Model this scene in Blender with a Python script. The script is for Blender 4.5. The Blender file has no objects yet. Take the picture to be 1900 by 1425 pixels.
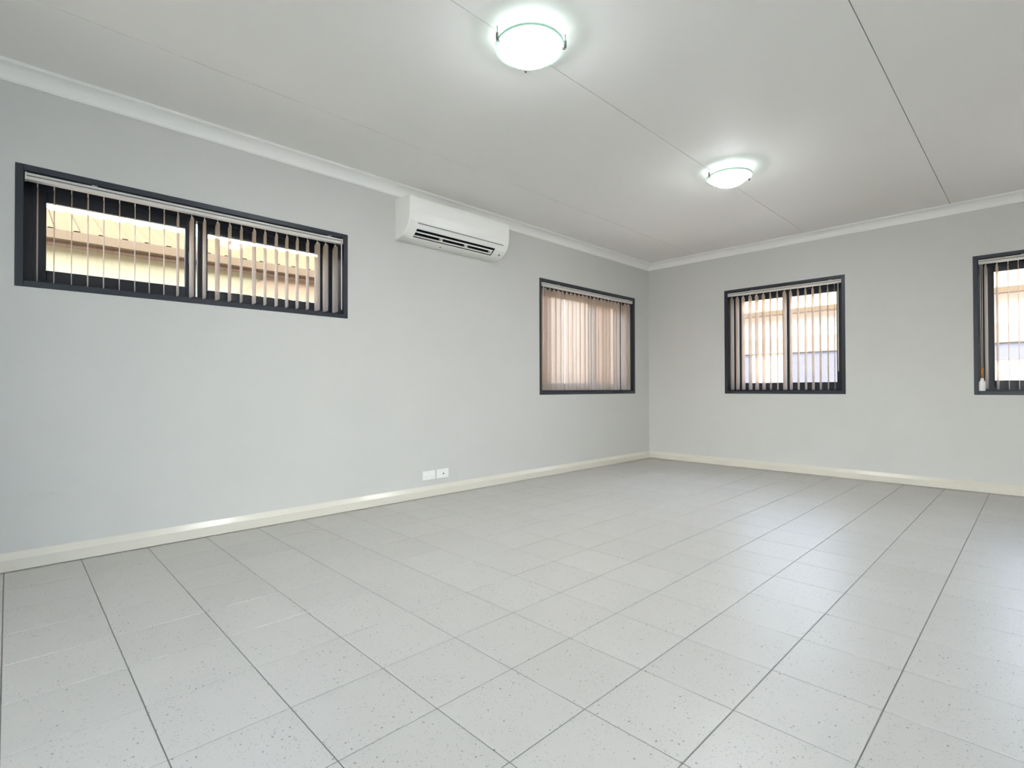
import bpy, bmesh, math, random
from mathutils import Vector, Matrix
random.seed(7)
S = bpy.context.scene
COL = S.collection

# ------------------------------------------------------------------ camera
F_PX, CX, CY, CZ = 958.43, 3.6662, -6.1361, 0.9183
yaw, pitch, roll = 0.7977, 0.0099, -0.0024
fw = Vector((-math.sin(yaw), math.cos(yaw), 0)); rt = Vector((math.cos(yaw), math.sin(yaw), 0)); up = Vector((0, 0, 1))
c, s = math.cos(pitch), math.sin(pitch); f2 = fw * c + up * s; u2 = up * c - fw * s
c, s = math.cos(roll), math.sin(roll); r3 = rt * c + u2 * s; u3 = u2 * c - rt * s
cam_d = bpy.data.cameras.new('camera'); cam = bpy.data.objects.new('camera', cam_d); COL.objects.link(cam)
cam.matrix_world = Matrix(((r3.x, u3.x, -f2.x, CX), (r3.y, u3.y, -f2.y, CY), (r3.z, u3.z, -f2.z, CZ), (0, 0, 0, 1)))
cam_d.sensor_width = 36; cam_d.lens = 36 * F_PX / 1900; cam_d.clip_start = 0.02; cam_d.clip_end = 200
S.camera = cam

# ------------------------------------------------------------------ world, sun, exposure
SKY, SUN, LAMP, BULB, PANEL = 1.95, 4.2, 205.0, 0.6, 85.0
LAMP_TINT = (0.93, 0.965, 1.0)
W = bpy.data.worlds.new('sky'); S.world = W; W.use_nodes = True
wn = W.node_tree; bg = wn.nodes['Background']
sky = wn.nodes.new('ShaderNodeTexSky')
try:
    sky.sky_type = 'NISHITA'; sky.sun_disc = False
except Exception:
    pass
sky.sun_elevation = math.radians(48); sky.sun_rotation = math.radians(140); sky.dust_density = 2.0; sky.ozone_density = 1.0
hs = wn.nodes.new('ShaderNodeHueSaturation'); hs.inputs['Saturation'].default_value = 0.6
wn.links.new(sky.outputs[0], hs.inputs['Color']); wn.links.new(hs.outputs[0], bg.inputs[0]); bg.inputs[1].default_value = SKY
sd = bpy.data.lights.new('sun', 'SUN'); so = bpy.data.objects.new('sun', sd); COL.objects.link(so)
sd.energy = SUN; sd.angle = math.radians(0.6); sd.color = (1.0, 0.93, 0.82)
so.rotation_euler = Vector((-0.42, 0.46, -0.78)).to_track_quat('-Z', 'Y').to_euler(); so.location = (3, -8, 9)
S.view_settings.view_transform = 'Standard'; S.view_settings.look = 'None'
S.view_settings.gamma = 1; S.view_settings.use_curve_mapping = False
S.view_settings.exposure = 0.72
S.cycles.use_denoising = True
S.cycles.max_bounces = 12; S.cycles.diffuse_bounces = 8; S.cycles.glossy_bounces = 4; S.cycles.transparent_max_bounces = 16
S.cycles.sample_clamp_indirect = 6.0
S.cycles.caustics_reflective = False; S.cycles.caustics_refractive = False

# ------------------------------------------------------------------ materials
def mat(name, col, rough=0.6, metal=0.0, spec=0.5, bump=None, emis=None):
    m = bpy.data.materials.new(name); m.use_nodes = True
    b = m.node_tree.nodes['Principled BSDF']
    b.inputs['Base Color'].default_value = (*col, 1); b.inputs['Roughness'].default_value = rough
    b.inputs['Metallic'].default_value = metal; b.inputs['Specular IOR Level'].default_value = spec
    if bump:
        nt = m.node_tree; tc = nt.nodes.new('ShaderNodeTexCoord'); n = nt.nodes.new('ShaderNodeTexNoise')
        n.inputs['Scale'].default_value = bump[0]; n.inputs['Detail'].default_value = 4
        bp = nt.nodes.new('ShaderNodeBump'); bp.inputs['Strength'].default_value = bump[1]; bp.inputs['Distance'].default_value = bump[2]
        nt.links.new(tc.outputs['Object'], n.inputs['Vector']); nt.links.new(n.outputs['Fac'], bp.inputs['Height'])
        nt.links.new(bp.outputs['Normal'], b.inputs['Normal'])
    if emis:
        b.inputs['Emission Color'].default_value = (*emis[0], 1); b.inputs['Emission Strength'].default_value = emis[1]
    return m

def mottled(name, col, amount, scale, rough, bump=0.0, spec=0.5):
    """a painted surface: slow tone drift plus fine grain"""
    m = mat(name, col, rough, spec=spec); nt = m.node_tree; b = nt.nodes['Principled BSDF']
    tc = nt.nodes.new('ShaderNodeTexCoord')
    n1 = nt.nodes.new('ShaderNodeTexNoise'); n1.inputs['Scale'].default_value = scale; n1.inputs['Detail'].default_value = 6
    r = nt.nodes.new('ShaderNodeMapRange'); r.inputs['To Min'].default_value = 1 - amount; r.inputs['To Max'].default_value = 1 + amount
    mx = nt.nodes.new('ShaderNodeVectorMath'); mx.operation = 'SCALE'; mx.inputs[0].default_value = col
    nt.links.new(tc.outputs['Object'], n1.inputs['Vector']); nt.links.new(n1.outputs['Fac'], r.inputs['Value'])
    nt.links.new(r.outputs[0], mx.inputs['Scale']); nt.links.new(mx.outputs[0], b.inputs['Base Color'])
    if bump:
        n2 = nt.nodes.new('ShaderNodeTexNoise'); n2.inputs['Scale'].default_value = 260; n2.inputs['Detail'].default_value = 3
        bp = nt.nodes.new('ShaderNodeBump'); bp.inputs['Strength'].default_value = bump; bp.inputs['Distance'].default_value = 0.002
        nt.links.new(tc.outputs['Object'], n2.inputs['Vector']); nt.links.new(n2.outputs['Fac'], bp.inputs['Height']); nt.links.new(bp.outputs['Normal'], b.inputs['Normal'])
    return m

M = {}
M['wall'] = mottled('wall_paint', (0.618, 0.617, 0.602), 0.02, 3.0, 0.55, 0.25)
M['ceiling'] = mottled('ceiling_paint', (0.89, 0.88, 0.855), 0.012, 2.0, 0.7, 0.1)
M['groove'] = mat('ceiling_gap', (0.12, 0.12, 0.11), 0.9)
M['cornice'] = mat('cornice_paint', (0.90, 0.90, 0.88), 0.5)
M['skirting'] = mottled('skirting_gloss', (0.70, 0.67, 0.595), 0.02, 5.0, 0.2)
M['grout'] = mottled('grout', (0.20, 0.20, 0.19), 0.15, 40, 0.9)
M['dark'] = mat('charcoal_aluminium', (0.020, 0.025, 0.036), 0.38, spec=0.5)
M['rail'] = mat('rail_white', (0.72, 0.70, 0.66), 0.4)
M['rail_core'] = mat('rail_groove', (0.10, 0.10, 0.10), 0.7)
M['white'] = mat('white_plastic', (0.90, 0.90, 0.89), 0.3)
M['ac'] = mat('ac_shell', (0.92, 0.92, 0.89), 0.28)
M['black'] = mat('black_void', (0.008, 0.008, 0.009), 0.7)
M['grey'] = mat('grey_plastic', (0.25, 0.26, 0.26), 0.5)
M['orange'] = mat('orange_sticker', (0.65, 0.34, 0.06), 0.5)
M['amber'] = mat('amber_lead', (0.42, 0.20, 0.04), 0.4)
M['chrome'] = mat('brushed_clip', (0.22, 0.21, 0.20), 0.3, 1.0)
M['rim'] = mat('green_glass_edge', (0.42, 0.72, 0.55), 0.25)

def fabric(name, col, trans, weave):
    m = bpy.data.materials.new(name); m.use_nodes = True; nt = m.node_tree; nt.nodes.clear()
    o = nt.nodes.new('ShaderNodeOutputMaterial'); mx = nt.nodes.new('ShaderNodeMixShader')
    d = nt.nodes.new('ShaderNodeBsdfDiffuse'); t = nt.nodes.new('ShaderNodeBsdfTranslucent')
    tc = nt.nodes.new('ShaderNodeTexCoord'); n = nt.nodes.new('ShaderNodeTexNoise'); n.inputs['Scale'].default_value = 220
    mp = nt.nodes.new('ShaderNodeMapping'); mp.inputs['Scale'].default_value = (1, 1, 0.12)
    r = nt.nodes.new('ShaderNodeMapRange'); r.inputs['To Min'].default_value = 0.9; r.inputs['To Max'].default_value = 1.1
    sc = nt.nodes.new('ShaderNodeVectorMath'); sc.operation = 'SCALE'; sc.inputs[0].default_value = col
    nt.links.new(tc.outputs['Object'], mp.inputs[0]); nt.links.new(mp.outputs[0], n.inputs['Vector']); nt.links.new(n.outputs['Fac'], r.inputs['Value'])
    nt.links.new(r.outputs[0], sc.inputs['Scale']); nt.links.new(sc.outputs[0], d.inputs['Color'])
    t.inputs['Color'].default_value = (*[min(1, x * k) for x, k in zip(col, (1.08, 1.0, 0.93))], 1)
    mx.inputs[0].default_value = trans
    nt.links.new(d.outputs[0], mx.inputs[1]); nt.links.new(t.outputs[0], mx.inputs[2])
    hole = nt.nodes.new('ShaderNodeBsdfTransparent'); hole.inputs['Color'].default_value = (1.0, 0.92, 0.85, 1)   # open weave
    m2 = nt.nodes.new('ShaderNodeMixShader'); m2.inputs[0].default_value = weave
    nt.links.new(mx.outputs[0], m2.inputs[1]); nt.links.new(hole.outputs[0], m2.inputs[2]); nt.links.new(m2.outputs[0], o.inputs[0])
    return m
M['fabric'] = fabric('taupe_fabric', (0.66, 0.62, 0.57), 0.5, 0.34)

def glass(name, tint):
    m = bpy.data.materials.new(name); m.use_nodes = True; nt = m.node_tree; nt.nodes.clear()
    o = nt.nodes.new('ShaderNodeOutputMaterial'); mx = nt.nodes.new('ShaderNodeMixShader')
    t = nt.nodes.new('ShaderNodeBsdfTransparent'); g = nt.nodes.new('ShaderNodeBsdfGlossy'); lw = nt.nodes.new('ShaderNodeLayerWeight'); lw.inputs['Blend'].default_value = 0.5
    pw = nt.nodes.new('ShaderNodeMath'); pw.operation = 'POWER'; pw.inputs[1].default_value = 5; nt.links.new(lw.outputs['Facing'], pw.inputs[0])
    fr = nt.nodes.new('ShaderNodeMath'); fr.operation = 'MULTIPLY_ADD'; fr.inputs[1].default_value = 0.9; fr.inputs[2].default_value = 0.03; nt.links.new(pw.outputs[0], fr.inputs[0])
    t.inputs['Color'].default_value = (*tint, 1); g.inputs['Roughness'].default_value = 0.01
    nt.links.new(fr.outputs[0], mx.inputs[0]); nt.links.new(t.outputs[0], mx.inputs[1]); nt.links.new(g.outputs[0], mx.inputs[2])
    nt.links.new(mx.outputs[0], o.inputs[0]); return m
M['glass'] = glass('window_glass', (0.93, 0.94, 0.93))

def tile_material():
    m = bpy.data.materials.new('speckled_tile'); m.use_nodes = True; nt = m.node_tree; b = nt.nodes['Principled BSDF']
    N = nt.nodes.new; L = nt.links.new
    tc = N('ShaderNodeTexCoord'); oi = N('ShaderNodeObjectInfo')
    off = N('ShaderNodeVectorMath'); off.operation = 'ADD'
    rs = N('ShaderNodeVectorMath'); rs.operation = 'SCALE'; rs.inputs['Scale'].default_value = 1.0
    L(oi.outputs['Location'], rs.inputs[0]); L(tc.outputs['Object'], off.inputs[0]); L(rs.outputs[0], off.inputs[1])
    P = off.outputs[0]                     # continues over the floor, object by object
    def math_(op, a, bb=None, cc=None):
        n = N('ShaderNodeMath'); n.operation = op
        for i, v in enumerate((a, bb, cc)):
            if v is None: continue
            if isinstance(v, (int, float)): n.inputs[i].default_value = v
            else: L(v, n.inputs[i])
        return n.outputs[0]
    # clusters of dark grit
    cl = N('ShaderNodeTexNoise'); cl.inputs['Scale'].default_value = 7.0; cl.inputs['Detail'].default_value = 2; L(P, cl.inputs['Vector'])
    clf = N('ShaderNodeMapRange'); clf.inputs['From Min'].default_value = 0.30; clf.inputs['From Max'].default_value = 0.70; L(cl.outputs['Fac'], clf.inputs['Value'])
    def dots(scale, radius, share):
        v = N('ShaderNodeTexVoronoi'); v.inputs['Scale'].default_value = scale; L(P, v.inputs['Vector'])
        sx = N('ShaderNodeSeparateColor'); L(v.outputs['Color'], sx.inputs[0])
        thr = math_('MULTIPLY', clf.outputs[0], share)
        keep = math_('LESS_THAN', sx.outputs[0], thr)
        rad = math_('MULTIPLY_ADD', sx.outputs[1], radius * 0.7, radius * 0.5)
        mr = N('ShaderNodeMapRange'); mr.interpolation_type = 'SMOOTHSTEP'
        L(v.outputs['Distance'], mr.inputs['Value']); L(rad, mr.inputs['From Max']); mr.inputs['From Min'].default_value = 0.0
        mr.inputs['To Min'].default_value = 1; mr.inputs['To Max'].default_value = 0
        dens = math_('MULTIPLY', mr.outputs[0], math_('MULTIPLY_ADD', sx.outputs[2], 0.7, 0.3))
        return math_('MULTIPLY', dens, keep)
    d1 = dots(62, 0.26, 1.3); d2 = dots(135, 0.38, 1.5)
    fine = N('ShaderNodeTexNoise'); fine.inputs['Scale'].default_value = 330; fine.inputs['Detail'].default_value = 3; L(P, fine.inputs['Vector'])
    fr = N('ShaderNodeMapRange'); fr.inputs['From Min'].default_value = 0.3; fr.inputs['From Max'].default_value = 0.7
    fr.inputs['To Min'].default_value = 0.965; fr.inputs['To Max'].default_value = 1.035; L(fine.outputs['Fac'], fr.inputs['Value'])
    tone = math_('MULTIPLY_ADD', oi.outputs['Random'], 0.05, 0.975)
    base = math_('MULTIPLY', fr.outputs[0], tone)
    c1 = N('ShaderNodeVectorMath'); c1.operation = 'SCALE'; c1.inputs[0].default_value = TILE_COL; L(base, c1.inputs['Scale'])
    mx = N('ShaderNodeMix'); mx.data_type = 'RGBA'
    tot = math_('MINIMUM', math_('ADD', math_('MULTIPLY', d1, 1.0), math_('MULTIPLY', d2, 0.6)), 0.85)
    L(tot, mx.inputs['Factor']); L(c1.outputs[0], mx.inputs['A']); mx.inputs['B'].default_value = (0.045, 0.05, 0.065, 1)
    L(mx.outputs['Result'], b.inputs['Base Color'])
    rr = math_('MULTIPLY_ADD', fine.outputs['Fac'], 0.16, 0.27); L(rr, b.inputs['Roughness'])
    b.inputs['Specular IOR Level'].default_value = 0.5
    w = N('ShaderNodeTexNoise'); w.inputs['Scale'].default_value = 26; w.inputs['Detail'].default_value = 4; L(P, w.inputs['Vector'])
    bp = N('ShaderNodeBump'); bp.inputs['Strength'].default_value = 0.35; bp.inputs['Distance'].default_value = 0.0012; L(w.outputs['Fac'], bp.inputs['Height'])
    L(bp.outputs['Normal'], b.inputs['Normal'])
    return m
TILE_COL = (0.498, 0.484, 0.455)
M['tile'] = tile_material()
M['shade'] = mat('opal_glass', (0.9, 0.92, 0.92), 0.2, emis=(LAMP_TINT, LAMP))
nt = M['shade'].node_tree; g_ = nt.nodes.new('ShaderNodeNewGeometry'); sx_ = nt.nodes.new('ShaderNodeSeparateXYZ')
mm = [nt.nodes.new('ShaderNodeMath') for _ in range(5)]
nt.links.new(g_.outputs['Normal'], sx_.inputs[0])          # the bowl glows most under its bulb, least at its rim
mm[0].operation = 'MULTIPLY'; mm[0].inputs[1].default_value = -1; nt.links.new(sx_.outputs['Z'], mm[0].inputs[0])
mm[1].operation = 'MAXIMUM'; mm[1].inputs[1].default_value = 0; nt.links.new(mm[0].outputs[0], mm[1].inputs[0])
mm[2].operation = 'POWER'; mm[2].inputs[1].default_value = 9; nt.links.new(mm[1].outputs[0], mm[2].inputs[0])
mm[3].operation = 'MULTIPLY_ADD'; mm[3].inputs[1].default_value = LAMP; mm[4].operation = 'LESS_THAN'; mm[4].inputs[1].default_value = 0.0; nt.links.new(sx_.outputs['Z'], mm[4].inputs[0]); nt.links.new(mm[4].outputs[0], mm[3].inputs[2]); nt.links.new(mm[2].outputs[0], mm[3].inputs[0])
nt.links.new(mm[3].outputs[0], nt.nodes['Principled BSDF'].inputs['Emission Strength'])
# outside
M['roof'] = mat('cream_roof_sheet', (0.094, 0.072, 0.044), 1.0, spec=0.0)
M['gutter'] = mat('tan_gutter', (0.080, 0.050, 0.022), 0.5)
M['fascia'] = mat('brown_fascia', (0.10, 0.048, 0.02), 0.6)
M['yellow_wall'] = mottled('pale_yellow_cladding', (0.30, 0.255, 0.15), 0.03, 8, 0.7)
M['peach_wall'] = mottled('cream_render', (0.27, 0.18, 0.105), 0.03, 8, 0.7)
M['white_wall'] = mottled('white_cladding', (0.55, 0.48, 0.42), 0.03, 8, 0.7)
M['screen'] = mottled('grey_screen', (0.085, 0.085, 0.105), 0.35, 60, 0.6)
M['paving'] = mottled('concrete_paving', (0.50, 0.46, 0.40), 0.1, 6, 0.9)
M['brick'] = mottled('pale_brick', (0.50, 0.42, 0.33), 0.08, 12, 0.85)

# ------------------------------------------------------------------ helpers
def box(bm, x0, x1, y0, y1, z0, z1):
    vs = [bm.verts.new(p) for p in ((x0, y0, z0), (x1, y0, z0), (x1, y1, z0), (x0, y1, z0), (x0, y0, z1), (x1, y0, z1), (x1, y1, z1), (x0, y1, z1))]
    for f in ((0, 3, 2, 1), (4, 5, 6, 7), (0, 1, 5, 4), (1, 2, 6, 5), (2, 3, 7, 6), (3, 0, 4, 7)):
        bm.faces.new([vs[i] for i in f])
def prism(bm, prof, a0, a1, axis):
    """extrude a closed (p, z) outline from a0 to a1 along 'y' (p is x) or 'x' (p is y)"""
    mk = (lambda p, z, a: (p, a, z)) if axis == 'y' else (lambda p, z, a: (a, p, z))
    A = [bm.verts.new(mk(p, z, a0)) for p, z in prof]; B = [bm.verts.new(mk(p, z, a1)) for p, z in prof]
    n = len(prof)
    for i in range(n): bm.faces.new((A[i], A[(i + 1) % n], B[(i + 1) % n], B[i]))
    bm.faces.new(A); bm.faces.new(B[::-1])
def cyl(bm, p0, p1, r0, r1=None, seg=12):
    r1 = r0 if r1 is None else r1
    p0, p1 = Vector(p0), Vector(p1); d = (p1 - p0).normalized()
    a = d.orthogonal().normalized(); b = d.cross(a)
    A = [bm.verts.new(p0 + (a * math.cos(t) + b * math.sin(t)) * r0) for t in [2 * math.pi * i / seg for i in range(seg)]]
    B = [bm.verts.new(p1 + (a * math.cos(t) + b * math.sin(t)) * r1) for t in [2 * math.pi * i / seg for i in range(seg)]]
    for i in range(seg): bm.faces.new((A[i], A[(i + 1) % seg], B[(i + 1) % seg], B[i]))
    bm.faces.new(A[::-1]); bm.faces.new(B)
def lathe(bm, prof, centre, seg=48):
    cx, cy, cz = centre; rings = []
    for r, z in prof:
        if r < 1e-6: rings.append([bm.verts.new((cx, cy, cz + z))])
        else: rings.append([bm.verts.new((cx + r * math.cos(2 * math.pi * i / seg), cy + r * math.sin(2 * math.pi * i / seg), cz + z)) for i in range(seg)])
    for a, b in zip(rings, rings[1:]):
        for i in range(seg):
            j = (i + 1) % seg
            if len(a) == 1 and len(b) == 1: continue
            if len(a) == 1: bm.faces.new((a[0], b[j], b[i]))
            elif len(b) == 1: bm.faces.new((a[i], a[j], b[0]))
            else: bm.faces.new((a[i], a[j], b[j], b[i]))
def origin(o):
    v = Vector(o.location)
    while o.parent: o = o.parent; v += o.location
    return v
def obj(name, bm, m, parent=None, bevel=0.0, smooth=False, at=None, seg=2):
    """link bm (built in world coordinates) as one mesh object; its own origin is at `at`"""
    bmesh.ops.recalc_face_normals(bm, faces=bm.faces)
    if bevel:
        bmesh.ops.bevel(bm, geom=[e for e in bm.edges if e.is_manifold and e.calc_face_angle(0) > 0.6], offset=bevel, segments=seg, profile=0.5, affect='EDGES', clamp_overlap=True)
    base = origin(parent) if parent else Vector((0, 0, 0))
    at = Vector(at) if at is not None else base
    bmesh.ops.translate(bm, verts=bm.verts, vec=-at)
    me = bpy.data.meshes.new(name); bm.to_mesh(me); bm.free()
    if smooth:
        for p in me.polygons: p.use_smooth = True
    me.materials.append(M[m] if isinstance(m, str) else m)
    o = bpy.data.objects.new(name, me); COL.objects.link(o); o.parent = parent; o.location = at - base
    return o
def bx(name, b, m, parent=None, bevel=0.0, **k):
    bm = bmesh.new(); box(bm, *b); return obj(name, bm, m, parent, bevel, **k)
def empty(name, loc, **props):
    o = bpy.data.objects.new(name, None); COL.objects.link(o); o.location = loc; o.empty_display_size = 0.1
    for k, v in props.items(): o[k] = v
    return o
def struct(o): o['kind'] = 'structure'; return o

# ------------------------------------------------------------------ the room
H = 2.574; XR = 5.42; TH = 0.26
X3 = (3.249, 4.497)
WIN = {1: ('left', -6.116, -4.297, 1.455, 2.09), 2: ('left', -2.1557, -0.3386, 0.858, 2.088),
       3: ('far', 1.0221, 2.268, 0.858, 2.087), 4: ('far', X3[0], X3[1], 0.858, 2.087)}
def holed_wall(name, a0, a1, z1, holes, place, m):
    """a solid wall from a0 to a1 with rectangular openings (b0, b1, z0, z1)"""
    bm = bmesh.new(); cuts = sorted({a0, a1, *[h[0] for h in holes], *[h[1] for h in holes]})
    for p, q in zip(cuts, cuts[1:]):
        h = [h for h in holes if h[0] <= p + 1e-6 and h[1] >= q - 1e-6]
        spans = [(0, z1)] if not h else [(0, h[0][2]), (h[0][3], z1)]
        for z0_, z1_ in spans:
            if z1_ - z0_ > 1e-4: box(bm, *place(p, q), z0_, z1_)
    bmesh.ops.remove_doubles(bm, verts=bm.verts, dist=1e-5)
    return struct(obj(name, bm, m))
holed_wall('wall_left', -10.6, 0, H, [WIN[1][1:], WIN[2][1:]], lambda p, q: (-TH, 0, p, q), 'wall')
holed_wall('wall_far', -TH, XR + 0.14, H, [WIN[3][1:], WIN[4][1:]], lambda p, q: (p, q, 0, TH), 'wall')
# the room opens behind the camera: a stub partition on the left, the kitchen end beyond it to the right
XE, YE, YP = 9.4, -10.6, -7.35
struct(bx('wall_partition', (-TH, 1.95, YP - 0.12, YP, 0, H), 'wall'))
struct(bx('wall_right', (XR, XR + 0.14, -4.75, 0, 0, H), 'wall'))
struct(bx('wall_return', (XR + 0.14, XE, -4.75, -4.61, 0, H), 'wall'))
struct(bx('wall_kitchen', (XE, XE + TH, YE, -4.61, 0, H), 'wall'))
DOOR = (4.2, 7.8, 0.0, 2.1)
holed_wall('wall_rear', -TH, XE + TH, H, [DOOR], lambda p, q: (p, q, YE - TH, YE), 'wall')

# ceiling: fixed sheets with open joints between them
ceil = struct(bx('ceiling', (-TH, XE + TH, YE - TH, TH, H + 0.010, H + 0.06), 'groove'))
joints = [0.0, 0.6972, 1.9263, 3.1067, 4.32, 5.53, 6.74, 7.95, XE]
for i in range(8):
    g0 = 0.0022 if i else 0.0; g1 = 0.0022 if i < 7 else 0.0
    bx('panel', (joints[i] + g0, joints[i + 1] - g1, YE, 0, H, H + 0.0099), 'ceiling', ceil)

# floor: a bed of grout with every tile laid on it
floor = struct(bx('floor', (-TH, XE + TH, YE - TH, TH, -0.12, -0.0022), 'grout'))
T, J = 0.3, 0.0034
gx = [2.1427 + T * i for i in range(-8, 26)]; gy = [-6.1466 + T * j for j in range(-16, 22)]
def tile_bm(w, d):
    bm = bmesh.new(); ch = 0.0014
    lo = [(-w / 2, -d / 2), (w / 2, -d / 2), (w / 2, d / 2), (-w / 2, d / 2)]
    hi = [(x - math.copysign(ch, x), y - math.copysign(ch, y)) for x, y in lo]
    A = [bm.verts.new((*p, -0.006)) for p in lo]; B = [bm.verts.new((*p, -0.0012)) for p in lo]; C_ = [bm.verts.new((*p, 0)) for p in hi]
    for P_, Q in ((A, B), (B, C_)):
        for i in range(4): bm.faces.new((P_[i], P_[(i + 1) % 4], Q[(i + 1) % 4], Q[i]))
    bm.faces.new(C_); return bm
cells = []
for a, b in zip(gx, gx[1:]):
    for p, q in zip(gy, gy[1:]):
        x0, x1, y0, y1 = max(a, 0.001), min(b, XE - 0.001), max(p, YE + 0.001), min(q, -0.001)
        if x1 - x0 < 0.012 or y1 - y0 < 0.012: continue
        if x1 > XR and x0 < XR and y1 > -4.75: x1 = XR - 0.001
        if x0 >= XR and y1 > -4.75: continue
        if x1 - x0 < 0.012: continue
        cx_, cy_ = (x0 + x1) / 2, (y0 + y1) / 2
        v = Vector((cx_ - CX, cy_ - CY, -CZ)); dz = v.dot(f2)
        px = 950 + F_PX * v.dot(r3) / dz if dz > 0.05 else 1e6
        py = 712.5 - F_PX * v.dot(u3) / dz if dz > 0.05 else 1e6
        seen = -150 < px < 2050 and py < 1600
        cells.append((0 if seen else 1, v.length, cx_, cy_, x1 - x0 - J, y1 - y0 - J))
cells.sort()
cache = {}; rest = bmesh.new()
for k, (_, dist, x, y, w, d) in enumerate(cells):
    if k < 300:
        key = (round(w, 4), round(d, 4))
        if key not in cache:
            bm = tile_bm(w, d); me = bpy.data.meshes.new('tile'); bmesh.ops.recalc_face_normals(bm, faces=bm.faces); bm.to_mesh(me); bm.free()
            me.materials.append(M['tile']); cache[key] = me
        o = bpy.data.objects.new('tile', cache[key]); COL.objects.link(o); o.parent = floor
        o.location = (x, y, random.uniform(-0.00012, 0.00012)); o.rotation_euler = (random.gauss(0, 0.0006), random.gauss(0, 0.0006), 0)
    else:
        t = tile_bm(w, d); bmesh.ops.recalc_face_normals(t, faces=t.faces)
        bmesh.ops.translate(t, verts=t.verts, vec=(x, y, 0)); me = bpy.data.meshes.new('t'); t.to_mesh(me); t.free()
        rest.from_mesh(me); bpy.data.meshes.remove(me)
o = obj('far_tiles', rest, 'tile', floor); o['kind'] = 'stuff'

# skirting boards: square face, splayed top
def skirt(off):
    return [(0, 0.0035), (off * 0.022, 0.0035), (off * 0.022, 0.060), (off * 0.0035, 0.092), (off * 0.003, 0.0945), (0, 0.0945)]
def run(name, prof, a0, a1, axis, m, smooth=False):
    bm = bmesh.new(); prism(bm, prof, a0, a1, axis); return struct(obj(name, bm, m, smooth=smooth))
run('baseboard_left', skirt(1), YP, 0, 'y', 'skirting')
run('baseboard_far', skirt(-1), 0, XR, 'x', 'skirting')
run('baseboard_right', [(XR + p, z) for p, z in skirt(-1)], -4.75, 0, 'y', 'skirting')
run('baseboard_rear', [(YP + p, z) for p, z in skirt(1)], 0, 1.95, 'x', 'skirting')
# cove cornice
def cove(s, off=0.0):
    B0, C0 = H - 0.080, 0.085; pts = [(off, H), (off, B0), (off + s * 0.006, B0), (off + s * 0.008, B0 + 0.006)]
    for i in range(9):
        t = i / 8 * math.pi / 2
        pts.append((off + s * (C0 - 0.008 - (C0 - 0.018) * math.cos(t)), B0 + 0.008 + (0.060) * math.sin(t)))
    pts += [(off + s * (C0 - 0.006), B0 + 0.068), (off + s * (C0 - 0.005), B0 + 0.074), (off + s * C0, B0 + 0.075), (off + s * C0, H)]
    return pts
run('trim_1', cove(1), YP, 0, 'y', 'cornice'); run('trim_2', cove(-1), 0, XR, 'x', 'cornice')
run('trim_3', cove(-1, XR), -4.75, 0, 'y', 'cornice'); run('trim_4', cove(1, YP), 0, 1.95, 'x', 'cornice')

# ------------------------------------------------------------------ windows
def place_fn(side):
    # u runs along the wall, v goes out through it
    if side == 'left': return lambda u0, u1, v0, v1, z0, z1: (-v1, -v0, u0, u1, z0, z1)
    return lambda u0, u1, v0, v1, z0, z1: (u0, u1, v0, v1, z0, z1)
def ring(bm, pl, u0, u1, z0, z1, w, v0, v1):
    for r in ((u0, u0 + w, z0, z1), (u1 - w, u1, z0, z1), (u0 + w, u1 - w, z0, z0 + w), (u0 + w, u1 - w, z1 - w, z1)):
        box(bm, *pl(r[0], r[1], v0, v1, r[2], r[3]))
def window(n, slide):
    side, u0, u1, z0, z1 = WIN[n]; pl = place_fn(side)
    mid = (u0 + u1) / 2
    w = empty('window_%d' % n, (0, mid, z0) if side == 'left' else (mid, 0, z0)); struct(w)
    bm = bmesh.new(); ring(bm, pl, u0, u1, z0, z1, 0.032, -0.004, 0.030); obj('face_trim', bm, 'dark', w, bevel=0.002, seg=1)
    i0, i1, k0, k1 = u0 + 0.028, u1 - 0.028, z0 + 0.028, z1 - 0.028
    bm = bmesh.new(); ring(bm, pl, i0, i1, k0, k1, 0.006, 0.028, 0.175); obj('reveal', bm, 'dark', w)
    bm = bmesh.new(); ring(bm, pl, i0, i1, k0, k1, 0.042, 0.170, 0.255); obj('window_frame', bm, 'dark', w, bevel=0.002, seg=1)
    a0, a1, b0, b1 = i0 + 0.040, i1 - 0.040, k0 + 0.040, k1 - 0.040
    for (s0, s1, v0) in slide(a0, a1):
        bm = bmesh.new(); ring(bm, pl, s0, s1, b0, b1, 0.060, v0, v0 + 0.028)
        sh = obj('sash', bm, 'dark', w, bevel=0.002, seg=1)
        bx('pane', pl(s0 + 0.058, s1 - 0.058, v0 + 0.011, v0 + 0.016, b0 + 0.058, b1 - 0.058), 'glass', sh)
    # catch on the meeting stile
    s0, s1, v0 = slide(a0, a1)[0]
    zc = (z0 + z1) / 2
    bx('catch', pl(s1 - 0.045, s1 - 0.022, v0 - 0.012, v0, zc - 0.04, zc + 0.04), 'dark', w, bevel=0.003)
    return w
window(1, lambda a, b: ((a, -5.262, 0.182), (-5.245, b, 0.214)))
window(2, lambda a, b: ((a, -0.935, 0.182), (-1.010, b, 0.214)))
window(3, lambda a, b: ((a, (a + b) / 2 + 0.045, 0.182), ((a + b) / 2 - 0.045, b, 0.214)))
window(4, lambda a, b: ((a, (a + b) / 2 + 0.045, 0.182), ((a + b) / 2 - 0.045, b, 0.214)))

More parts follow.
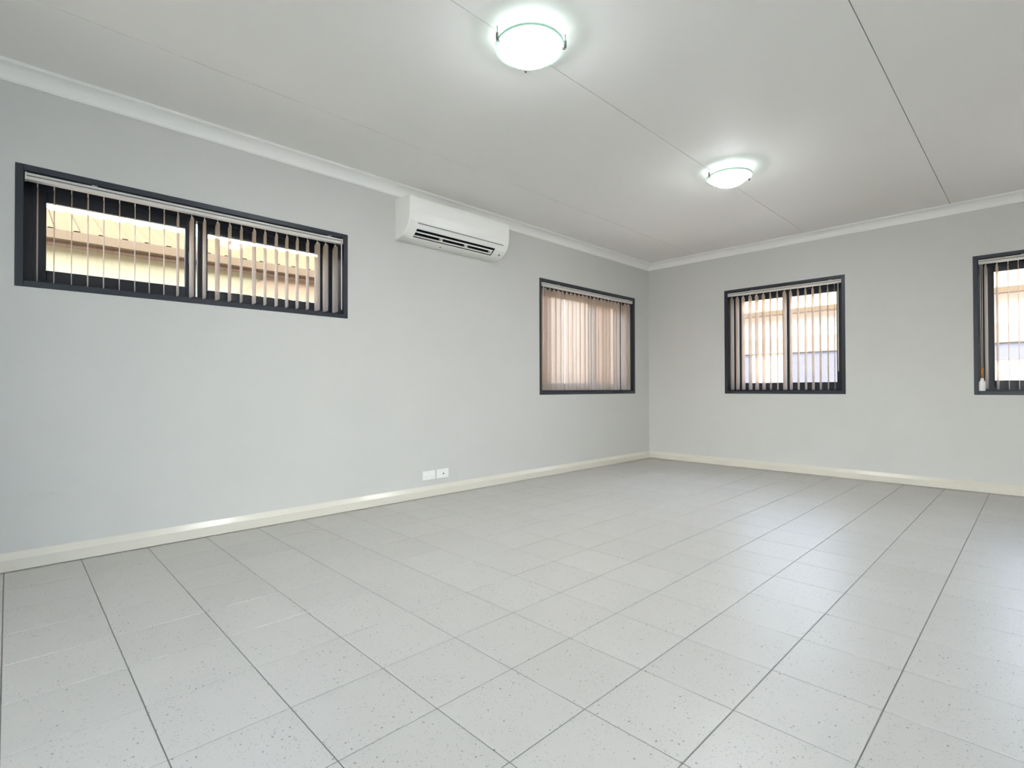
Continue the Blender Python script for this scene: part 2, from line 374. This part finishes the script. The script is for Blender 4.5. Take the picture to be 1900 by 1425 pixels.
# ------------------------------------------------------------------ vertical blinds
def blind(n, label, us, angs, wand_u, wand_len, group='vertical blinds in the windows', corded=False):
    side, u0, u1, z0, z1 = WIN[n]; pl = place_fn(side); mid = (u0 + u1) / 2
    W3 = (lambda u, v, z: (-v, u, z)) if side == 'left' else (lambda u, v, z: (u, v, z))
    root = empty('vertical_blind', W3(mid, 0.07, z1 - 0.034), label=label, category='blind', group=group)
    zt = z1 - 0.036; zb = zt - 0.036; a0, a1 = u0 + 0.040, u1 - 0.036
    hr = bmesh.new(); box(hr, *pl(a0, a1, 0.012, 0.052, zt - 0.013, zt)); box(hr, *pl(a0, a1, 0.012, 0.052, zb, zt - 0.018))
    hr = obj('headrail', hr, 'rail', root, bevel=0.0015, seg=1)
    bx('track_groove', pl(a0 + 0.004, a1 - 0.004, 0.018, 0.048, zt - 0.019, zt - 0.012), 'rail_core', hr)
    for u in (a0, a1): bx('end_cap', pl(u - 0.003, u + 0.003, 0.010, 0.054, zb - 0.002, zt + 0.002), 'rail', hr)
    for u in (a0 + 0.28, a1 - 0.10): bx('bracket', pl(u - 0.012, u + 0.012, 0.006, 0.050, zt, zt + 0.005), 'rail', hr)
    # one vane, shared: gently curved strip that narrows to its hook
    L = zb - 0.010 - (z0 + 0.045); hw = 0.0445; bm = bmesh.new()
    def row(z, w):
        f, k = [], []
        for i in range(5):
            t = -1 + i / 2; y = 0.0022 * (1 - t * t)
            f.append(bm.verts.new((t * w, y + 0.0005, z))); k.append(bm.verts.new((t * w, y - 0.0005, z)))
        return f, k
    rows = [row(z, w) for z, w in ((0, hw * 0.97), (0.006, hw), (L - 0.022, hw), (L - 0.006, hw * 0.55), (L, hw * 0.22))]
    for (f, k), (g, h) in zip(rows, rows[1:]):
        for i in range(4): bm.faces.new((f[i], f[i + 1], g[i + 1], g[i])); bm.faces.new((k[i + 1], k[i], h[i], h[i + 1]))
        bm.faces.new((f[0], g[0], h[0], k[0])); bm.faces.new((f[4], k[4], h[4], g[4]))
    f, k = rows[0]; f2_, k2_ = rows[-1]
    for i in range(4): bm.faces.new((f[i + 1], f[i], k[i], k[i + 1])); bm.faces.new((f2_[i], f2_[i + 1], k2_[i + 1], k2_[i]))
    bmesh.ops.recalc_face_normals(bm, faces=bm.faces)
    me = bpy.data.meshes.new('slat'); bm.to_mesh(me); bm.free()
    for p in me.polygons: p.use_smooth = True
    me.materials.append(M['fabric'])
    hk = bmesh.new(); cyl(hk, (0, 0, L - 0.004), (0, 0, L + 0.011), 0.0028, seg=6); box(hk, -0.010, 0.010, -0.002, 0.002, L - 0.008, L - 0.001)
    hme = bpy.data.meshes.new('hook'); hk.to_mesh(hme); hk.free(); hme.materials.append(M['rail'])
    base = origin(root)
    for u, a in zip(us, angs):
        o = bpy.data.objects.new('slat', me); COL.objects.link(o); o.parent = root
        o.location = Vector(W3(u, 0.060, z0 + 0.045)) - base
        # a = turn of the vane away from standing square to the wall
        o.rotation_euler = (0, 0, a if side == 'left' else math.pi / 2 - a)
        h = bpy.data.objects.new('hook', hme); COL.objects.link(h); h.parent = o
    # wand or cord
    wb = bmesh.new()
    if not corded:
        cyl(wb, W3(wand_u, 0.004, zb + 0.006), W3(wand_u, 0.002, zb - wand_len), 0.0042, seg=10)
        cyl(wb, W3(wand_u, 0.004, zb + 0.004), W3(wand_u, 0.020, zb + 0.006), 0.003, seg=8)
        obj('wand', wb, 'rail', root, smooth=True)
    else:
        for d in (-0.006, 0.006): cyl(wb, W3(wand_u + d, 0.006, zb + 0.004), W3(wand_u + d * 0.8, 0.006, zb - wand_len), 0.0022, seg=8)
        obj('cord', wb, 'rail', root, smooth=True)
    return root

C_ang = lambda u: math.atan2(u - CY, CX)          # direction of sight to a vane, measured off the wall's normal
us1 = [-6.029, -5.962, -5.890, -5.820, -5.750, -5.678, -5.605, -5.534, -5.460, -5.388, -5.314, -5.243, -5.168, -5.096, -5.025, -4.945, -4.874, -4.799, -4.727, -4.654, -4.579, -4.507, -4.444, -4.369]
w1 = [3.2, 2.6, 2.2, 3.2, 2.8, 2.2, 2.2, 2.6, 3.0, 6.0, 9.5, 7.5, 9.8, 7.5, 6.2, 8.5, 6.6, 7.0, 7.0, 6.6, 6.6, 11.5, 11.0, 11.0]
def ang_left(u, px):
    """turn that shows a vane `px` pixels wide"""
    d = math.hypot(CX, u - CY); phi = C_ang(u); depth = (Vector((0, u, 0)) - Vector((CX, CY, 0))).dot(Vector((fw.x, fw.y, 0)))
    k = F_PX * d / depth / depth                      # pixels per metre square to the ray
    s_ = min(0.97, (px - 0.8) / k / 0.089); return phi, math.asin(max(0.0, s_))
an1 = []
for i, (u, p) in enumerate(zip(us1, w1)):
    phi, q = ang_left(u, p); t = phi - q
    an1.append(-t)
blind(1, 'long low vertical blind, slats open, in the high letterbox window left of the air conditioner', us1, an1, -4.345, 0.50)
us2 = [-2.075 + 0.0727 * i for i in range(24)]
an2 = [-(C_ang(u) - math.radians(random.gauss(34, 7))) for u in us2]
an2[21] = -(C_ang(us2[21]) - math.radians(13)); an2[5] = -(C_ang(us2[5]) - math.radians(28)); an2[20] = -(C_ang(us2[20]) - math.radians(27))
blind(2, 'vertical blind whose slats look closed, in the left wall window nearest the room corner', us2, an2, -2.090, 0.92)
us3 = [1.090, 1.153, 1.221, 1.300, 1.373, 1.449, 1.523, 1.597, 1.673, 1.736, 1.810, 1.884, 1.955, 2.026, 2.097, 2.158]
w3 = [7.5, 7.5, 7.0, 7.6, 7.8, 7.2, 4.6, 3.8, 8.6, 6.2, 4.8, 5.0, 5.6, 4.8, 3.4, 2.2]
def ang_far(u, px):
    phi = math.atan2(CX - u, -CY); d = math.hypot(CX - u, CY)
    depth = (Vector((u, 0, 0)) - Vector((CX, CY, 0))).dot(Vector((fw.x, fw.y, 0)))
    k = F_PX * d / depth / depth; s_ = min(0.97, (px - 0.8) / k / 0.089); return phi, math.asin(max(0.0, s_))
def angs_far(us, ws, sg):
    out = []
    for u, p in zip(us, ws):
        phi, q = ang_far(u, p); out.append((phi - q) * sg)
    return out
blind(3, 'open vertical blind in the far wall window beside the room corner, wand on its right', us3, angs_far(us3, w3, -1), 2.205, 0.92)
us4 = [3.330, 3.4025, 3.4728, 3.5362] + [3.6085 + 0.0725 * i for i in range(12)]
w4 = [7.0, 5.5, 2.4, 2.2] + [2.4] * 12
a4 = angs_far(us4, w4, -1)
b4 = blind(4, 'vertical blind with orange-lit edge slat and white cord weight, cut off by the frame edge', us4, a4, 3.303, 0.92, corded=True)
# the weight on its cord
bm = bmesh.new(); cyl(bm, (3.303, 0.006, 1.098), (3.303, 0.006, 1.000), 0.0105, 0.0095, 10); cw = obj('cord_lead', bm, 'amber', b4, smooth=True); cw['label'] = 'amber coloured lead above the weight'
bm = bmesh.new(); lathe(bm, [(0, 0.112), (0.012, 0.112), (0.0125, 0.094), (0.020, 0.082), (0.023, 0.070), (0.023, 0.004), (0.020, 0), (0, 0)], (3.302, 0.006, 0.892), 20)
cw = obj('cord_weight', bm, 'white', b4, smooth=True); cw['label'] = 'white bottle-shaped cord weight'

# ------------------------------------------------------------------ split air conditioner
ac = empty('air_conditioner', (0, -3.34, 2.135), label='white split-system air conditioner high on the left wall under the cornice', category='air conditioner')
outer = [(0.002, 2.135), (0.060, 2.137), (0.100, 2.145), (0.125, 2.156), (0.150, 2.174), (0.175, 2.198), (0.195, 2.225), (0.209, 2.256), (0.216, 2.29), (0.219, 2.33), (0.219, 2.42), (0.214, 2.448), (0.200, 2.460), (0.17, 2.465), (0.002, 2.465)]
dent = [(0.002, 2.135), (0.060, 2.137), (0.100, 2.145), (0.118, 2.153), (0.078, 2.190), (0.075, 2.235), (0.110, 2.262), (0.150, 2.255), (0.181, 2.206), (0.195, 2.225), (0.209, 2.256), (0.216, 2.29), (0.219, 2.33), (0.219, 2.42), (0.214, 2.448), (0.200, 2.460), (0.17, 2.465), (0.002, 2.465)]
Y0, Y1, O0, O1 = -3.885, -2.800, -3.795, -2.945
def tap(prof, k):   # a slightly smaller outline for the rounded ends
    return [(0.002 + (p - 0.002) * k, 2.30 + (z - 2.30) * (1 - (1 - k) * 0.6)) for p, z in prof]
bm = bmesh.new()
def skin(bm, secs):
    loops = [[bm.verts.new((p, y, z)) for p, z in pr] for y, pr in secs]
    n = len(loops[0])
    for a, b in zip(loops, loops[1:]):
        for i in range(n): bm.faces.new((a[i], a[(i + 1) % n], b[(i + 1) % n], b[i]))
    bm.faces.new(loops[0]); bm.faces.new(loops[-1][::-1])
skin(bm, [(Y0, tap(outer, 0.955)), (Y0 + 0.003, tap(outer, 0.985)), (Y0 + 0.010, outer), (O0, outer)])
skin(bm, [(O0, dent), (O1, dent)])
skin(bm, [(O1, outer), (Y1 - 0.010, outer), (Y1 - 0.003, tap(outer, 0.985)), (Y1, tap(outer, 0.955))])
obj('body', bm, 'ac', ac)
bm = bmesh.new(); prism(bm, [(0.0785, 2.191), (0.0755, 2.235), (0.110, 2.2615), (0.149, 2.2545), (0.146, 2.2500), (0.112, 2.256), (0.080, 2.232), (0.083, 2.192), (0.116, 2.158), (0.1145, 2.156)], O0 + 0.001, O1 - 0.001, 'y')
obj('air_outlet', bm, 'black', ac)
for yy in (O0, O1 - 0.002): 
    bm = bmesh.new(); prism(bm, [(0.120, 2.156), (0.080, 2.191), (0.077, 2.234), (0.110, 2.260), (0.150, 2.252), (0.178, 2.206)], yy, yy + 0.002, 'y'); obj('outlet_side', bm, 'black', ac)
# two horizontal flaps across the outlet, and upright guides behind them
bm = bmesh.new(); prism(bm, [(0.1645, 2.1925), (0.156, 2.183), (0.120, 2.200), (0.121, 2.204)], O0 + 0.006, O1 - 0.012, 'y'); obj('flap', bm, 'ac', ac, bevel=0.001, seg=1)
bm = bmesh.new(); prism(bm, [(0.133, 2.166), (0.126, 2.160), (0.096, 2.181), (0.097, 2.185)], O0 + 0.006, O1 - 0.010, 'y'); obj('flap', bm, 'ac', ac, bevel=0.001, seg=1)
for yy in (-3.52, -3.25, -2.965): bx('guide', (0.108, 0.146, yy - 0.004, yy + 0.004, 2.166, 2.196), 'ac', ac)
# front panel's lower edge, indicator, badge
bm = bmesh.new(); prism(bm, [(0.2035, 2.243), (0.2060, 2.2495), (0.2095, 2.2485), (0.2070, 2.2420)], -3.800, -2.870, 'y'); sm = obj('panel_gap', bm, 'grey', ac); sm['label'] = 'thin grey line under the front panel'
bm = bmesh.new(); cyl(bm, (0.143, -2.868, 2.170), (0.150, -2.868, 2.164), 0.007, seg=14); obj('indicator', bm, 'grey', ac)
bm = bmesh.new(); cyl(bm, (0.070, -3.485, 2.141), (0.071, -3.485, 2.1365), 0.009, seg=14); o = obj('badge', bm, 'orange', ac); o['label'] = 'small orange dot on the underside'
bx('mounting_plate', (0.0, 0.004, Y0 + 0.03, Y1 - 0.03, 2.150, 2.455), 'grey', ac)

# ------------------------------------------------------------------ wall outlets by the skirting
def plate(label, y0, y1, z0, z1, kind, cat, name):
    r = empty(name, (0, (y0 + y1) / 2, z0), label=label, category=cat)
    bx('cover_plate', (0, 0.009, y0, y1, z0, z1), 'white', r, bevel=0.0025)
    ym, zm = (y0 + y1) / 2, (z0 + z1) / 2
    if kind == 'power':
        for dy in (-0.030, 0.030):
            sw = bmesh.new(); box(sw, 0.009, 0.0125, ym + dy - 0.005, ym + dy + 0.005, z1 - 0.022, z1 - 0.008); obj('switch', sw, 'white', r, bevel=0.001, seg=1)
            hb = bmesh.new()
            box(hb, 0.0088, 0.0094, ym + dy - 0.010, ym + dy - 0.0085, zm - 0.016, zm - 0.008); box(hb, 0.0088, 0.0094, ym + dy + 0.0085, ym + dy + 0.010, zm - 0.016, zm - 0.008)
            box(hb, 0.0088, 0.0094, ym + dy - 0.0007, ym + dy + 0.0007, zm - 0.030, zm - 0.022)
            obj('pin_slots', hb, 'grey', r)
    else:
        cb = bmesh.new(); cyl(cb, (0.009, ym + 0.006, zm), (0.0125, ym + 0.006, zm), 0.0115, 0.010, 20); obj('socket_collar', cb, 'white', r)
        cb = bmesh.new(); cyl(cb, (0.012, ym + 0.006, zm), (0.0145, ym + 0.006, zm), 0.0062, seg=16); obj('socket_hole', cb, 'black', r)
plate('white double power outlet low on the left wall, plain face', -3.622, -3.494, 0.146, 0.222, 'power', 'outlet', 'power_outlet')
plate('white aerial socket plate with a black hole, right of the power outlet', -3.478, -3.352, 0.146, 0.222, 'tv', 'socket', 'aerial_socket')

# ------------------------------------------------------------------ ceiling lights
def lamp(cx, cy, clips, label, first=None):
    R = 0.160; zr = 2.520
    r = empty('ceiling_light', (cx, cy, H), label=label, category='ceiling light', group='round glass ceiling lights')
    bm = bmesh.new(); lathe(bm, [(0, 0), (0.075, 0), (0.075, -0.012), (0.066, -0.016), (0, -0.016)], (cx, cy, H), 40); obj('base_plate', bm, 'white', r, smooth=False)
    # shallow opal dish
    bm = bmesh.new(); pr = []
    sag = 0.072
    for i in range(13):
        t = i / 12; pr.append(((R - 0.004) * t, -sag * (1 - t * t)))
    inner = [(max(0, p * 0.975), z + 0.004) for p, z in pr][::-1]
    lathe(bm, pr + inner, (cx, cy, zr), 56); obj('shade', bm, 'shade', r, smooth=True)
    bm = bmesh.new(); lathe(bm, [(R - 0.005, 0.006), (R + 0.001, 0.006), (R + 0.001, -0.005), (R - 0.005, -0.005), (R - 0.005, 0.006)], (cx, cy, zr), 56); g = obj('shade_rim', bm, 'rim', r); g['label'] = 'green-tinted glass rim'
    for a in clips:
        ca, sa = math.cos(a), math.sin(a); bm = bmesh.new()
        pt = lambda rr, z: (cx + ca * rr, cy + sa * rr, z)
        cyl(bm, pt(R + 0.006, H), pt(R + 0.006, zr - 0.012), 0.0022, seg=8); cyl(bm, pt(R + 0.007, zr - 0.014), pt(R - 0.008, zr - 0.012), 0.0045, seg=8)
        cyl(bm, pt(R + 0.006, zr + 0.022), pt(R + 0.006, zr - 0.010), 0.0064, seg=10)
        obj('clip', bm, 'chrome', r, smooth=False)
    bd = bpy.data.lights.new('bulb', 'POINT'); b = bpy.data.objects.new('bulb', bd); COL.objects.link(b); b.parent = r
    bd.energy = BULB; bd.color = (0.88, 1.0, 0.99); bd.shadow_soft_size = 0.012; b.location = (0, 0, zr - 0.004 - H)
def clipang(c, pts): return [math.atan2(y - c[1], x - c[0]) for x, y in pts]
LC1 = (2.003, -4.392); LC2 = (2.028, -2.235)
lamp(*LC1, clipang(LC1, [(1.955, -4.53), (2.125, -4.285), (1.89, -4.30)]), 'round glass ceiling light nearest the camera, large in the picture')
lamp(*LC2, clipang(LC2, [(1.965, -2.33), (2.135, -2.095), (1.90, -2.15)]), 'smaller-looking round glass ceiling light, farther off towards the corner')

# ------------------------------------------------------------------ kitchen end behind the camera
dr = empty('door_1', ((DOOR[0] + DOOR[1]) / 2, YE, 0)); struct(dr)
bm = bmesh.new()
for r in ((DOOR[0], DOOR[0] + 0.05, 0, 2.1), (DOOR[1] - 0.05, DOOR[1], 0, 2.1), (DOOR[0] + 0.05, DOOR[1] - 0.05, 2.05, 2.1), (5.975, 6.025, 0, 2.05)):
    box(bm, r[0], r[1], YE - 0.15, YE - 0.05, r[2], r[3])
obj('door_frame', bm, 'dark', dr)
for a, b in ((DOOR[0] + 0.05, 5.975), (6.025, DOOR[1] - 0.05)): bx('pane', (a, b, YE - 0.105, YE - 0.10, 0.0, 2.05), 'glass', dr)
for (x, y), lab in (((4.95, -9.1), 'added square fill light panel nearest the partition, unseen behind the camera'), ((7.9, -8.9), 'added square fill light panel at the kitchen end, unseen behind the camera')):
    r = empty('fill_panel', (x, y, H), label=lab, category='ceiling light')  # unseen panel added to light the room from behind
    bm = bmesh.new()
    for b in ((x - .62, x - .60, y - .62, y + .62), (x + .60, x + .62, y - .62, y + .62), (x - .6, x + .6, y - .62, y - .60), (x - .6, x + .6, y + .60, y + .62)): box(bm, *b, H - 0.035, H)
    obj('panel_frame', bm, 'white', r)
    bx('diffuser', (x - .6, x + .6, y - .6, y + .6, H - 0.012, H - 0.004), mat('panel_diffuser', (0.9, 0.9, 0.9), 0.4), r)
    ld = bpy.data.lights.new('fill_light', 'AREA'); l = bpy.data.objects.new('fill_light', ld); COL.objects.link(l); l.parent = r
    ld.shape = 'SQUARE'; ld.size = 1.18; ld.energy = PANEL; ld.color = (0.66, 0.82, 1.0); l.location = (0, 0, -0.016)

# ------------------------------------------------------------------ outside
struct(bx('ground', (-30, 30, -30, 30, -0.5, -0.15), 'paving'))
# own eaves over the windows and a verandah over the rear door
struct(bx('roof', (-0.85, XE + 0.85, YE - 0.85, 0.85, H + 0.12, H + 0.24), 'brick'))
def ribbed_roof(name, parent, p0, p1, a0, a1, axis, pitch=0.2):
    """sheet rising from p0 (p, z) to p1 (p, z), ribs running up the slope"""
    bm = bmesh.new(); n = int((a1 - a0) / pitch); pts = []
    for i in range(n):
        a = a0 + i * pitch
        for da, h in ((0, 0), (pitch * .62, 0), (pitch * .70, .022), (pitch * .92, .022)): pts.append((a + da, h))
    mk = (lambda p, a, z: (p, a, z)) if axis == 'y' else (lambda p, a, z: (a, p, z))
    A = [bm.verts.new(mk(p0[0], a, p0[1] + h)) for a, h in pts]; B = [bm.verts.new(mk(p1[0], a, p1[1] + h)) for a, h in pts]
    for i in range(len(pts) - 1): bm.faces.new((A[i], A[i + 1], B[i + 1], B[i]))
    return obj(name, bm, 'roof', parent)
# house across the side yard, seen through the letterbox window
nb = empty('neighbour_house', (-4.2, -5, -0.15), label='cream house with ribbed roof and tan gutter seen through the long high window', category='house')
bx('wall', (-7.0, -3.46, -11, 4.0, -0.15, 2.52), 'yellow_wall', nb)
bx('fascia', (-3.34, -3.30, -11, 4.0, 2.392, 2.47), 'fascia', nb)
bx('soffit', (-3.48, -3.34, -11, 4.0, 2.43, 2.445), 'peach_wall', nb)
bm = bmesh.new(); prism(bm, [(-3.30, 2.435), (-3.20, 2.44), (-3.19, 2.53), (-3.205, 2.53), (-3.215, 2.455), (-3.30, 2.45)], -11, 4.0, 'y'); obj('gutter', bm, 'gutter', nb)
ribbed_roof('roof_sheet', nb, (-3.24, 2.53), (-4.50, 3.05), -11, 4.0, 'y')
bx('roof_back', (-7.0, -4.52, -11, 4.0, 2.52, 2.98), 'peach_wall', nb)
bx('down_pipe', (-3.46, -3.38, -2.75, -2.66, -0.15, 2.43), 'peach_wall', nb)
# low paling fence between the yards
fe = empty('picket_fence', (-1.5, -4.4, -0.15), label='white fence whose rounded caps show at the bottom of the high window', category='fence')
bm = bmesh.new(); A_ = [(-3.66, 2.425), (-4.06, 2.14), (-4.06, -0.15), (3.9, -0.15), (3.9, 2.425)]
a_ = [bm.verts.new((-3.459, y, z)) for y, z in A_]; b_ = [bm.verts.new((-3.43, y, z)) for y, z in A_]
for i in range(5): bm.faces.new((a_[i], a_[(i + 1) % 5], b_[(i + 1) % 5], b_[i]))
bm.faces.new(a_); bm.faces.new(b_[::-1]); o = obj('slant_panel', bm, 'peach_wall', nb); o['label'] = 'peach sloping-edged wall panel'  # peach sheet with one slanted edge, laid over the yellow wall
# white knobs on the fence between the yards
kb = bmesh.new(); lathe(kb, [(0, 0), (0.020, 0), (0.024, 0.014), (0.020, 0.034), (0, 0.044)], (0, 0, 0), 12); kme = bpy.data.meshes.new('cap'); kb.to_mesh(kme); kb.free(); kme.materials.append(M['white'])
for i in range(15):
    k = bpy.data.objects.new('cap', kme); COL.objects.link(k); k.parent = fe; k.location = Vector((-1.495, -5.07 + i * 0.095, 1.765)) - fe.location
    bx('picket', (-1.515, -1.475, -5.085 + i * 0.095, -5.055 + i * 0.095, -0.15, 1.767), 'white', fe)
for z in (0.2, 1.45): bx('fence_rail', (-1.475, -1.455, -6.6, -3.70, z, z + 0.07), 'white', fe)
# sunlit boards of a taller screen outside the blind-covered window
M['board'] = mottled('pale_board', (0.40, 0.385, 0.37), 0.12, 3, 0.7)
sf = empty('board_screen', (-2.6, 2.5, -0.15), label='pale board screen glowing through the closed blind near the corner', category='screen')
for i in range(24):
    y = -0.6 + i * 0.28
    if y > 3.6: break
    bx('board', (-2.615, -2.585, y, y + 0.272, -0.15, 2.9), 'board', sf)
for y0, y1 in ((0.50, 0.86), (2.14, 2.66), (2.97, 3.22)): bx('post', (-2.58, -2.50, y0, y1, -0.15, 2.9), 'fascia', sf)
# neighbour beyond the far wall
nb2 = empty('neighbour_house', (2.0, 6.0, -0.15), label='white-walled house with tan gutter and grey screens seen through the far wall windows', category='house')
bx('wall', (-4, 9, 4.86, 8, -0.15, 2.42), 'white_wall', nb2)
bx('fascia', (-4, 9, 4.50, 4.54, 2.335, 2.41), 'gutter', nb2)
bx('soffit', (-4, 9, 4.54, 4.88, 2.39, 2.405), 'white_wall', nb2)
bm = bmesh.new(); prism(bm, [(4.50, 2.335), (4.41, 2.335), (4.40, 2.42), (4.412, 2.42), (4.42, 2.35), (4.50, 2.35)], -4, 9, 'x'); obj('gutter', bm, 'gutter', nb2)
M['roof2'] = mat('pale_roof_sheet', (0.34, 0.27, 0.19), 1.0, spec=0.0)
rr_ = ribbed_roof('roof_sheet', nb2, (4.44, 2.42), (7.2, 3.50), -4, 9, 'x')
rr_.data.materials[0] = M['roof2']
for x0, x1, z0, z1 in ((-1.3, -0.5, 0.75, 1.62), (0.15, 2.4, 0.75, 1.60), (3.0, 4.6, 1.36, 1.60)):
    bx('window_screen', (x0, x1, 4.82, 4.85, z0, z1), 'screen', nb2)
M['cream_band'] = mottled('cream_band', (0.23, 0.175, 0.12), 0.03, 8, 0.7)
bm = bmesh.new(); box(bm, -4, 9, 4.78, 4.855, 1.62, 1.92); obj('wall_band', bm, 'cream_band', nb2)
